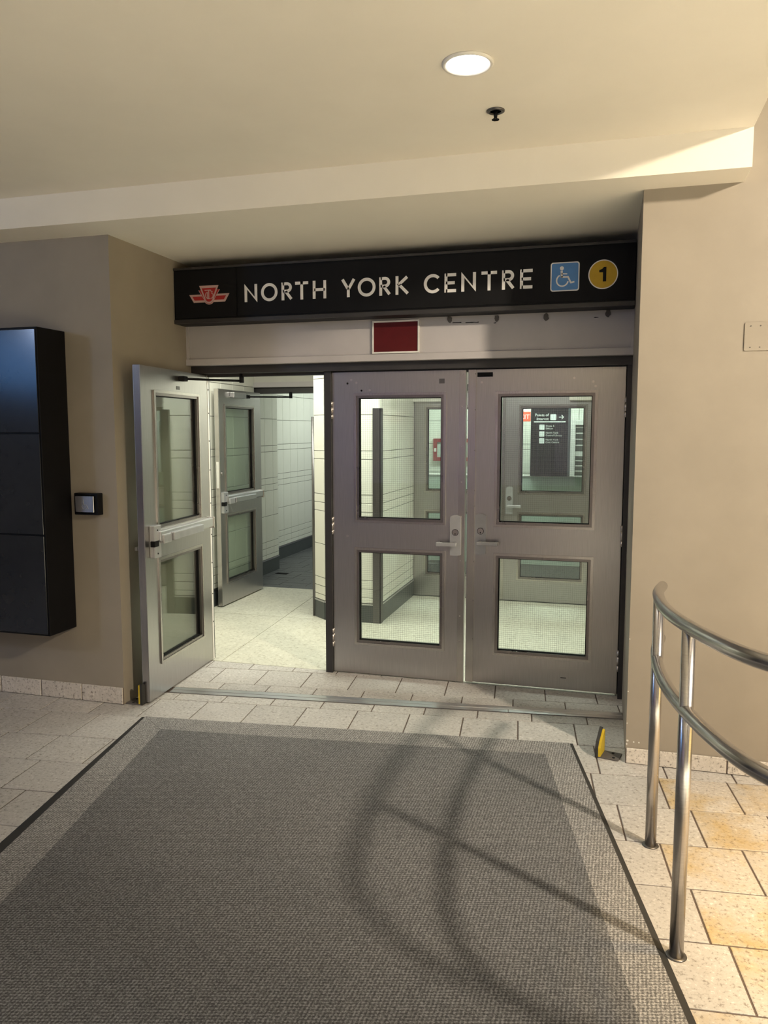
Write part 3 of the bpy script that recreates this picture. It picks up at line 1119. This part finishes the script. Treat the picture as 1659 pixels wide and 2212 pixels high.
def letter(ch, x0, x1):
    bm = bmesh.new()
    h = ST / 2
    l, r_ = x0 + h, x1 - h
    H_ = Z1 - Z0
    mid = (Z0 + Z1) / 2
    cx = (x0 + x1) / 2
    if ch == 'N':
        prism(bm, [(x0, Z0), (x0 + ST, Z0), (x0 + ST, Z1 - 0.030), (x1, Z0 - 0.003), (x1, Z1), (x1 - ST, Z1), (x1 - ST, Z0 + 0.030), (x0, Z1 + 0.003)], LY0, LY1, XZ)
    elif ch == 'O':
        arc(bm, (cx, mid), (x1 - x0) / 2 - h, H_ / 2 - h + 0.001, 0, 360, n=48)
    elif ch == 'C':
        arc(bm, (cx + 0.006, mid), (x1 - x0) / 2 + 0.006 - h, H_ / 2 - h + 0.001, 42, 318, n=40)
    elif ch == 'R':
        seg(bm, (l, Z0), (l, Z1))
        rb = 0.031
        zt, zb = Z1 - h, Z1 - 2 * rb + h
        seg(bm, (l, zt), (x1 - 0.034, zt)); seg(bm, (l, zb), (x1 - 0.034, zb))
        arc(bm, (x1 - 0.034, (zt + zb) / 2), 0.034 - h - 0.002, (zt - zb) / 2, -90, 90)
        seg(bm, (l + 0.018, zb), (x1 - 0.006, Z0 + 0.006))
    elif ch == 'T':
        seg(bm, (x0, Z1 - h), (x1, Z1 - h)); seg(bm, (cx, Z0), (cx, Z1))
    elif ch == 'H':
        seg(bm, (l, Z0), (l, Z1)); seg(bm, (r_, Z0), (r_, Z1)); seg(bm, (l, mid), (r_, mid))
    elif ch == 'Y':
        seg(bm, (cx, Z0), (cx, mid - 0.006)); seg(bm, (cx, mid - 0.008), (x0 + 0.009, Z1 - 0.002)); seg(bm, (cx, mid - 0.008), (x1 - 0.009, Z1 - 0.002))
    elif ch == 'K':
        seg(bm, (l, Z0), (l, Z1)); seg(bm, (l + 0.006, mid), (x1 - 0.010, Z1 - 0.006)); seg(bm, (l + 0.014, mid + 0.004), (x1 - 0.006, Z0 + 0.006))
    elif ch == 'E':
        seg(bm, (l, Z0), (l, Z1))
        for z in (Z0 + h, mid, Z1 - h):
            seg(bm, (l, z), (x1 - (0.008 if z == mid else 0), z))
    return bm


for ch, x0, x1 in (('N', -2.3162, -2.2299), ('O', -2.2031, -2.0925), ('R', -2.0652, -1.9946), ('T', -1.9743, -1.8882), ('H', -1.8587, -1.7719),
                   ('Y', -1.6756, -1.584), ('O', -1.5693, -1.458), ('R', -1.4344, -1.3651), ('K', -1.3337, -1.2532),
                   ('C', -1.1612, -1.0655), ('E', -1.0376, -0.969), ('N', -0.9378, -0.8527), ('T', -0.8209, -0.7316), ('R', -0.7021, -0.6318), ('E', -0.600, -0.5296)):
    obj('letter', letter(ch, x0, x1), 'letter', sg)

# emblem: winged shield
em = empty('emblem')
em.parent = sg
em['label'] = 'red winged shield emblem with pale outlines'


def flat(name, poly, mat, parent, y0, y1):
    bm = bmesh.new()
    prism(bm, poly, y0, y1, XZ)
    return obj(name, bm, mat, parent)


cxE = -2.5625
def sh(hw, zt, zb, taper, n=10):
    pts = [(cxE - hw, zt), (cxE + hw, zt)]
    # right side down, round bottom, left side up
    r_ = hw * taper
    zc = zb + r_ * 0.9
    for i in range(n + 1):
        t = -math.pi * i / n
        pts.append((cxE + r_ * math.cos(t), zc + r_ * 0.9 * math.sin(t)))
    return pts


flat('wing_outline', [(-2.704, 2.4865), (-2.4215, 2.4865), (-2.452, 2.4365), (-2.673, 2.4365)], 'logo_pale', em, SY - 0.0035, SY - 0.002)
flat('wing', [(-2.682, 2.4745), (-2.444, 2.4745), (-2.460, 2.4495), (-2.666, 2.4495)], 'logo_red', em, SY - 0.0045, SY - 0.0035)
flat('shield_backing', sh(0.076, 2.513, 2.4215, 0.48), 'logo_pale', em, SY - 0.0055, SY - 0.0045)
flat('shield_shadow', sh(0.0715, 2.5125, 2.4255, 0.46), 'logo_red', em, SY - 0.0060, SY - 0.0055)
flat('shield_outline', sh(0.068, 2.540, 2.428, 0.50), 'logo_pale', em, SY - 0.0070, SY - 0.0060)
flat('shield', sh(0.0505, 2.5245, 2.4385, 0.50), 'logo_red', em, SY - 0.0080, SY - 0.0070)
bm = bmesh.new()
ky0, ky1 = SY - 0.0090, SY - 0.0080
seg(bm, (-2.592, 2.5105), (-2.548, 2.5105), 0.005, ky0, ky1)
seg(bm, (-2.563, 2.5105), (-2.563, 2.4605), 0.006, ky0, ky1)
seg(bm, (-2.573, 2.5000), (-2.573, 2.4570), 0.005, ky0, ky1)
seg(bm, (-2.552, 2.5070), (-2.536, 2.4980), 0.005, ky0, ky1)
arc(bm, (-2.571, 2.4795), 0.0155, 0.0185, 100, 285, 0.0045, 16, ky0, ky1)
arc(bm, (-2.549, 2.4795), 0.0165, 0.0205, -95, 20, 0.0045, 14, ky0, ky1)
seg(bm, (-2.546, 2.494), (-2.536, 2.486), 0.0045, ky0, ky1)
seg(bm, (-2.573, 2.4575), (-2.553, 2.4575), 0.005, ky0, ky1)
obj('monogram', bm, 'logo_pale', em)


def rrect(x0, x1, z0, z1, r, n=6):
    pts = []
    for cx, cz, a0 in ((x1 - r, z1 - r, 0), (x0 + r, z1 - r, 90), (x0 + r, z0 + r, 180), (x1 - r, z0 + r, 270)):
        for i in range(n + 1):
            t = math.radians(a0 + 90 * i / n)
            pts.append((cx + r * math.cos(t), cz + r * math.sin(t)))
    return pts


ac = empty('accessible_symbol')
ac.parent = sg
ac['label'] = 'white wheelchair symbol on a blue square'
flat('square_outline', rrect(-0.4295, -0.2715, 2.4015, 2.5605, 0.014), 'letter', ac, SY - 0.0035, SY - 0.002)
flat('square', rrect(-0.4235, -0.2775, 2.4075, 2.5545, 0.010), 'blue', ac, SY - 0.0045, SY - 0.0035)
bm = bmesh.new()
wy0, wy1 = SY - 0.0058, SY - 0.0045
arc(bm, (-0.368, 2.527), 0.0055, 0.0055, 0, 360, 0.011, 18, wy0, wy1)
seg(bm, (-0.369, 2.514), (-0.367, 2.476), 0.012, wy0, wy1)
seg(bm, (-0.368, 2.497), (-0.340, 2.4955), 0.007, wy0, wy1, 0.002)
seg(bm, (-0.372, 2.4790), (-0.331, 2.4785), 0.0095, wy0, wy1)
seg(bm, (-0.334, 2.4805), (-0.318, 2.4470), 0.009, wy0, wy1)
seg(bm, (-0.321, 2.4455), (-0.298, 2.4510), 0.0085, wy0, wy1)
arc(bm, (-0.3640, 2.4605), 0.0315, 0.0315, 118, 350, 0.0075, 30, wy0, wy1)
obj('wheelchair', bm, 'letter', ac)

ln = empty('line_number')
ln.parent = sg
ln['label'] = 'yellow disc with a black numeral 1'
cx1, cz1, r1 = -0.1437, 2.4828, 0.0795
circ = lambda r: [(cx1 + r * math.cos(2 * math.pi * i / 48), cz1 + r * math.sin(2 * math.pi * i / 48)) for i in range(48)]
flat('disc_outline', circ(r1), 'letter', ln, SY - 0.0035, SY - 0.002)
flat('disc', circ(r1 - 0.0055), 'yellow', ln, SY - 0.0045, SY - 0.0035)
flat('numeral', [(cx1 - 0.001, cz1 - 0.039), (cx1 + 0.0165, cz1 - 0.039), (cx1 + 0.0165, cz1 + 0.039), (cx1 + 0.003, cz1 + 0.039), (cx1 - 0.006, cz1 + 0.029), (cx1 - 0.0215, cz1 + 0.024), (cx1 - 0.0215, cz1 + 0.011), (cx1 - 0.001, cz1 + 0.011)], 'black', ln, SY - 0.0055, SY - 0.0045)

# ------------------------------------------------------------------ ceiling fittings
dl = empty('downlight', (-0.592, -2.078, ZC))
tag(dl, 'lit round recessed downlight in the cream ceiling', 'ceiling light')
bm = bmesh.new()
lathe(bm, [(0.089, 0.0), (0.089, -0.004), (0.084, -0.009), (0.079, -0.009), (0.074, -0.006), (0.073, 0.0)], (0, 0, 0), 48)
obj('trim_ring', bm, 'white', dl)
bm = bmesh.new()
lathe(bm, [(0.0, -0.0075), (0.04, -0.0072), (0.0735, -0.0045), (0.0735, -0.001)], (0, 0, 0), 48)
obj('lens', bm, 'lamp', dl)
sp = empty('sprinkler', (-0.555, -1.650, ZC))
tag(sp, 'small dark fire sprinkler head on the ceiling', 'sprinkler')
bm = bmesh.new()
lathe(bm, [(0.036, 0.0), (0.036, -0.004), (0.030, -0.007), (0.024, -0.007), (0.022, -0.001)], (0, 0, 0), 32)
obj('escutcheon', bm, 'steel_dark', sp)
bm = bmesh.new()
lathe(bm, [(0.022, -0.0035), (0.0, -0.0035)], (0, 0, 0), 24)
obj('recess', bm, 'black', sp)
bm = bmesh.new()
cyl(bm, (0, 0, -0.003), (0, 0, -0.026), 0.006, n=12)
for s in (-1, 1):
    cyl(bm, (s * 0.007, 0, -0.004), (s * 0.004, 0, -0.033), 0.0018, n=8)
obj('body', bm, 'black', sp)
bm = bmesh.new()
n = 12
for i in range(n):
    a_ = 2 * math.pi * i / n
    t = bmesh.new()
    box(t, 0.003, 0.0145, -0.0024, 0.0024, -0.0355, -0.0335)
    join(bm, t, Matrix.Rotation(a_, 4, 'Z'))
cyl(bm, (0, 0, -0.0355), (0, 0, -0.032), 0.007, n=12)
obj('deflector', bm, 'black', sp)

# ------------------------------------------------------------------ left wall: display cabinet, push plate
cb = empty('display_cabinet', (-3.70, YL, 0.45))
tag(cb, 'tall black wall cabinet with three dark glass panels on the left wall', 'cabinet')
obj('body', BB(-0.57, 0.571, -0.236, -0.0005, 0.0, 1.741, w=0.004), 'black', cb)
for z0, z1 in ((0.012, 0.578), (0.586, 1.152), (1.160, 1.728)):
    obj('panel', BB(-0.56, 0.562, -0.243, -0.236, z0, z1, w=0.002, seg=1), 'black_gloss', cb)
pb = empty('push_plate', (-2.995, YL, 1.197))
tag(pb, 'square steel door push plate in a black housing on the left wall', 'push button')
obj('housing', BB(-0.080, 0.080, -0.050, -0.0005, -0.063, 0.063, w=0.004), 'black', pb)
bm = bmesh.new()
t = bmesh.new()
box(t, -0.066, 0.062, -0.064, -0.052, -0.051, 0.053)
bmesh.ops.bevel(t, geom=list(t.edges), offset=0.006, segments=3, affect='EDGES')
join(bm, t)
obj('plate', bm, 'alu', pb)
bm = bmesh.new()
box(bm, -0.02, 0.02, -0.055, -0.045, -0.02, 0.02)
obj('stem', bm, 'black', pb)
fig = bmesh.new()
arc(fig, (-0.004, -0.012), 0.016, 0.016, 100, 350, 0.006, 18, -0.0652, -0.064)
seg(fig, (-0.008, 0.026), (-0.006, -0.004), 0.007, -0.0652, -0.064)
seg(fig, (-0.006, -0.004), (0.012, -0.004), 0.006, -0.0652, -0.064)
seg(fig, (0.012, -0.004), (0.022, -0.026), 0.006, -0.0652, -0.064)
obj('worn_symbol', fig, 'lockgrey', pb)

# ------------------------------------------------------------------ right wall: cover plate
cp = empty('cover_plate', (0.56, YR, 2.04))
tag(cp, 'beige painted blank cover plate on the right wall', 'wall plate')
bm = bmesh.new()
prism(bm, rrect(-0.077, 0.11, -0.062, 0.062, 0.006), -0.006, -0.0005, XZ)
obj('plate', bm, 'taupe', cp)
screws(cp, [(-0.052, 0.047), (-0.012, 0.047), (-0.052, -0.047), (-0.012, -0.047), (0.05, 0.047), (0.05, -0.047)], -0.0065, 0.0028, 'grime')

wr = bpy.data.objects['wall_right']
for x, z, r in ((0.041, 0.112, 0.006), (0.070, 0.108, 0.004), (0.094, 0.108, 0.004), (0.036, 0.36, 0.003), (0.036, 0.62, 0.003), (0.036, 0.20, 0.003), (0.037, 0.095, 0.004)):
    bm = bmesh.new()
    poly = [(x + r * random.uniform(0.7, 1.2) * math.cos(2 * math.pi * i / 9), z + r * random.uniform(0.7, 1.1) * math.sin(2 * math.pi * i / 9)) for i in range(9)]
    prism(bm, poly, YR - 0.0008, YR + 0.0005, XZ)
    obj('paint_chip', bm, 'white', wr)

# ------------------------------------------------------------------ handrail
hr = empty('handrail', (0.115, -1.774, 0.0))
tag(hr, 'curved stainless steel double handrail on posts at the right', 'handrail')
HB = Vector((0.115, -1.774, 0))


def spline(pts, n=10):
    out = []
    P = [Vector(p) for p in pts]
    P = [P[0] * 2 - P[1]] + P + [P[-1] * 2 - P[-2]]
    for i in range(1, len(P) - 2):
        for k in range(n):
            t = k / n
            a_, b_, c_, d_ = P[i - 1:i + 3]
            out.append(0.5 * ((2 * b_) + (c_ - a_) * t + (2 * a_ - 5 * b_ + 4 * c_ - d_) * t * t + (3 * b_ - a_ - 3 * c_ + d_) * t ** 3))
    out.append(P[-2])
    return out


plan = [(0.150, -1.36), (0.122, -1.56), (0.110, -1.774), (0.109, -2.00), (0.122, -2.22), (0.152, -2.44), (0.196, -2.66), (0.250, -2.845), (0.315, -2.965), (0.415, -3.065), (0.55, -3.15), (0.75, -3.22), (1.05, -3.28), (1.5, -3.33)]
for nm, z0, b in (('top_rail', 0.990, -0.079), ('middle_rail', 0.751, -0.052)):
    bm = bmesh.new()
    tube(bm, [p - HB for p in spline([(x, y, z0 + b * (y + 1.774)) for x, y in plan])], 0.0215, 22)
    obj(nm, bm, 'rail', hr)
for (x, y) in ((0.112, -1.774), (0.155, -2.442), (0.75, -3.22)):
    ztop = 0.990 - 0.079 * (y + 1.774)
    bm = bmesh.new()
    cyl(bm, Vector((x, y, 0.0)) - HB, Vector((x, y, ztop - 0.004)) - HB, 0.0215, n=24)
    p = obj('post', bm, 'rail', hr)
    bm = bmesh.new()
    lathe(bm, [(0.032, 0.0005), (0.031, 0.003), (0.0225, 0.005)], Vector((x, y, 0.0)) - HB, 24)
    obj('base_ring', bm, 'steel_dark', p)

# ------------------------------------------------------------------ entrance mat
mt = empty('entrance_mat', (-1.3, -2.5, 0.0))
tag(mt, 'large charcoal woven entrance mat with a lighter grey border', 'mat')
MB = Vector((-1.3, -2.5, 0))
YBOT = -3.45
rub = [(-2.600, -1.098), (-0.225, -0.822), (0.185 + (-(YBOT + 2.727)) * 0.2156, YBOT), (-2.36 + (-(YBOT + 2.46)) * 0.176, YBOT)]
bo = [(-2.567, -1.112), (-0.240, -0.848), (0.155 + (-(YBOT + 2.735)) * 0.209 - 0.0, YBOT + 0.03), (-2.289 + (-(YBOT + 2.537)) * 0.193, YBOT + 0.03)]
bi = [(-2.382, -1.257), (-0.350, -1.025), (0.008 + (-(YBOT + 2.777)) * 0.204, YBOT + 0.17), (-2.08 + (-(YBOT + 2.773)) * 0.199, YBOT + 0.17)]


def quad_slab(poly, z0, z1, zedge=None):
    bm = bmesh.new()
    prism(bm, [(x - MB.x, y - MB.y) for x, y in poly], z0, z1, XY)
    return bm


bm = bmesh.new()
lo = [bm.verts.new((x - MB.x, y - MB.y, 0.0008)) for x, y in rub]
hi = [bm.verts.new((x - MB.x, y - MB.y, 0.009)) for x, y in bo]
bm.faces.new(hi)
bm.faces.new(lo[::-1])
for i in range(4):
    j = (i + 1) % 4
    bm.faces.new([lo[i], lo[j], hi[j], hi[i]])
obj('rubber_edge', bm, 'rubber', mt)
for i in range(4):
    j = (i + 1) % 4
    q = [bo[i], bo[j], bi[j], bi[i]]
    cx, cy = sum(p[0] for p in q) / 4, sum(p[1] for p in q) / 4
    k = 0.0012
    q = [(p[0] + (cx - p[0]) / max(0.3, math.hypot(cx - p[0], cy - p[1])) * k, p[1] + (cy - p[1]) / max(0.3, math.hypot(cx - p[0], cy - p[1])) * k) for p in q]
    obj('border_strip', quad_slab(q, 0.008, 0.0125), 'mat_border', mt)
# centre field with finely ragged edge
cen = []
for i in range(4):
    p, q = Vector(bi[i]), Vector(bi[(i + 1) % 4])
    n = int((q - p).length / 0.012)
    nn = Vector((-(q - p).y, (q - p).x)).normalized()
    for k in range(n):
        cen.append(tuple(p.lerp(q, k / n) + nn * (0.0015 if k % 2 else -0.0015)))
bm = bmesh.new()
prism(bm, [(x - MB.x, y - MB.y) for x, y in cen], 0.008, 0.0128, XY)
obj('centre_panel', bm, 'mat', mt)

# ------------------------------------------------------------------ threshold track
th = empty('threshold_strip', (*uv2xy(-1.35, -0.337), 0.0), A)
tag(th, 'flat metal threshold strip set in the tiles before the doors', 'threshold')
bm = bmesh.new()
box(bm, -1.385, 0.70, -0.048, 0.048, -0.015, 0.002)
obj('plate', bm, 'alu', th)
obj('plate', B(0.703, 1.345, -0.048, 0.048, -0.015, 0.002), 'alu', th)
obj('ridge', BB(-1.385, 1.345, -0.006, 0.040, 0.001, 0.0045, w=0.0012, seg=1), 'alu', th)

# ------------------------------------------------------------------ door stops
def door_stop(loc, rz, label):
    d = empty('door_stop', loc, rz)
    tag(d, label, 'door stop', 'yellow and black floor door stops')
    obj('base_plate', BB(-0.052, 0.052, -0.048, 0.048, 0.0005, 0.007, w=0.002, seg=1), 'grime', d)
    bm = bmesh.new()
    prism(bm, [(-0.048, 0.007), (0.046, 0.007), (0.046, 0.118), (0.036, 0.122), (-0.030, 0.075), (-0.048, 0.050)], -0.047, -0.036, YZ)
    obj('upright', bm, 'stop_yellow', d)
    bm = bmesh.new()
    prism(bm, [(-0.05, 0.001), (0.047, 0.001), (0.047, 0.128), (0.034, 0.130), (-0.034, 0.080), (-0.05, 0.052)], -0.062, -0.047, YZ)
    obj('rubber_pad', bm, 'rubber', d)
    for x, y in ((0.01, 0.028), (0.025, -0.028)):
        bm = bmesh.new()
        cyl(bm, (x, y, 0.006), (x, y, 0.0095), 0.007, n=10)
        obj('bolt', bm, 'black', d)
    return d


door_stop((-0.040, -0.935, 0.0), math.radians(-13), 'yellow and black metal door stop on the floor by the right wall corner')
d = door_stop((-2.765, -0.885, 0.0), math.radians(180), 'yellow door stop on the floor behind the open door')

# ------------------------------------------------------------------ things in the far hall
def text(body, size, mat, parent, loc, name='lettering', align='LEFT', ext=0.001):
    cu = bpy.data.curves.new(name, 'FONT')
    cu.body = body
    cu.size = size
    cu.align_x = align
    cu.extrude = ext
    t = bpy.data.objects.new('tmp', cu)
    C.objects.link(t)
    bpy.context.view_layer.update()
    me = bpy.data.meshes.new_from_object(t)
    bpy.data.objects.remove(t)
    me.materials.clear()
    me.materials.append(M[mat])
    me.transform(Matrix.Rotation(math.radians(90), 4, 'X'))
    return obj(name, me, None, parent, loc=loc)


ds = empty('directory_sign', (-0.748, 4.60, 1.085))
tag(ds, 'black directory sign listing points of interest seen through the far door window', 'sign')
obj('board', BB(-0.225, 0.205, 0.0, 0.10, 0.0, 0.98, w=0.003, seg=1), 'sign_black', ds)
obj('edge_band', B(0.205, 0.232, 0.0, 0.10, 0.0, 0.98), 'slate', ds)
text('Points of\nInterest', 0.044, 'sign_white', ds, (-0.02, -0.004, 0.705), align='RIGHT')
obj('pictogram', flat('pictogram', rrect(0.0, 0.068, 0.660, 0.728, 0.008), 'sign_white', ds, -0.004, 0.0).data, None, ds)
bm = bmesh.new()
seg(bm, (0.098, 0.694), (0.150, 0.694), 0.008, -0.004, 0.0)
seg(bm, (0.128, 0.718), (0.153, 0.693), 0.008, -0.004, 0.0)
seg(bm, (0.128, 0.670), (0.153, 0.695), 0.008, -0.004, 0.0)
obj('arrow', bm, 'sign_white', ds)
obj('rule', B(-0.19, 0.175, -0.004, 0.0, 0.634, 0.645), 'sign_white', ds)
for k, s in enumerate(('Shops &\nOffices', 'North York\nCentral Library', 'North York\nCivic Centre')):
    z = 0.545 - k * 0.080
    flat('pictogram', rrect(-0.125, -0.065, z, z + 0.062, 0.008), 'sign_white', ds, -0.004, 0.0)
    text(s, 0.030, 'sign_white', ds, (-0.05, -0.004, z + 0.036))

ex = empty('exit_sign', (-1.045, 4.62, 1.745))
tag(ex, 'small lit red exit sign beside the black directory sign', 'exit sign')
obj('housing', BB(-0.105, 0.062, 0.0, 0.06, -0.015, 0.098, w=0.003, seg=1), 'exit_red', ex)
text('EXIT', 0.076, 'exit_white', ex, (0.056, -0.003, 0.014), align='RIGHT')
obj('top_strip', B(-0.10, 0.06, 0.0, 0.06, 0.106, 0.124), 'exit_white', ex)
obj('stem', B(-0.03, -0.01, 0.02, 0.04, 0.12, 0.89), 'white', ex)

hc = empty('hose_cabinet', (-2.02, 5.19, 1.23))
tag(hc, 'red framed fire hose cabinet on the far tiled wall', 'fire cabinet')
bm = bmesh.new()
ring_frame(bm, -0.25, 0.25, 0.0, 0.29, 0.048, -0.05, 0.0)
obj('rim', bm, 'hose_red', hc)
obj('window', B(-0.203, 0.203, -0.030, -0.022, 0.047, 0.243), 'pale_green', hc)
obj('latch', BB(-0.236, -0.208, -0.058, -0.05, 0.12, 0.165, w=0.002, seg=1), 'white', hc)

rk = empty('display_rack', (-0.36, 4.56, 1.085))
tag(rk, 'white display rack with grey shelves right of the directory sign', 'rack')
obj('side_panel', BB(-0.150, -0.095, 0.0, 0.12, 0.0, 0.66, w=0.003, seg=1), 'white', rk)
obj('back_panel', B(-0.095, 0.35, 0.10, 0.12, 0.0, 0.62), 'lockgrey', rk)
for z in (0.0, 0.06, 0.12, 0.18, 0.24, 0.36, 0.43, 0.50, 0.57):
    obj('shelf', B(-0.095, 0.35, 0.015, 0.10, z, z + (0.012 if z not in (0.24,) else 0.055)), 'white', rk)
obj('header', BB(-0.095, 0.35, 0.0, 0.10, 0.60, 0.66, w=0.003, seg=1), 'white', rk)

dr = empty('floor_drain', (-3.62, 3.30, 0.0015))
tag(dr, 'small black slotted drain grate in the charcoal floor', 'drain')
for k in range(4):
    obj('slot_bar', B(-0.07, 0.07, -0.035 + k * 0.022, -0.023 + k * 0.022, 0.0, 0.003), 'black', dr)

# ------------------------------------------------------------------ lit shop signs behind the viewer (seen in reflections), added warm panels at right
s = empty('advertising_screen', (-7.3, -6.4, 2.0))
tag(s, 'lit blue advertising screen on the far left concourse wall', 'screen')
obj('panel', B(0.0, 0.06, -1.1, 1.1, 0.15, 0.85), 'screen', s)
obj('bezel', B(-0.04, 0.0, -1.15, 1.15, 0.10, 0.90), 'black', s)
s = empty('shop_window', (-3.2, -9.95, 0.6))
tag(s, 'violet lit shop window across the concourse', 'shop window')
for k in range(3):
    obj('panel', B(-2.6 + k * 1.75, -0.95 + k * 1.75, -0.04, 0.02, 0.0, 1.9), 'shop', s)
    obj('mullion', B(-0.95 + k * 1.75, -0.85 + k * 1.75, -0.04, 0.05, 0.0, 1.95), 'frame', s)
s = empty('added_warm_glow', (5.8, -3.6, 0.0))  # added out of view for the yellow rail highlight and floor glow
tag(s, 'added unseen warm yellow glow at the right end of the concourse', 'added glow')
for k in range(3):
    obj('panel', B(0.0, 0.05, -2.0 + k * 1.4, -0.72 + k * 1.4, 0.25, 2.35), 'warm_glow', s)
    obj('mullion', B(-0.03, 0.05, -0.72 + k * 1.4, -0.60 + k * 1.4, 0.0, 2.45), 'frame', s)  # divider of the added warm glow, out of view
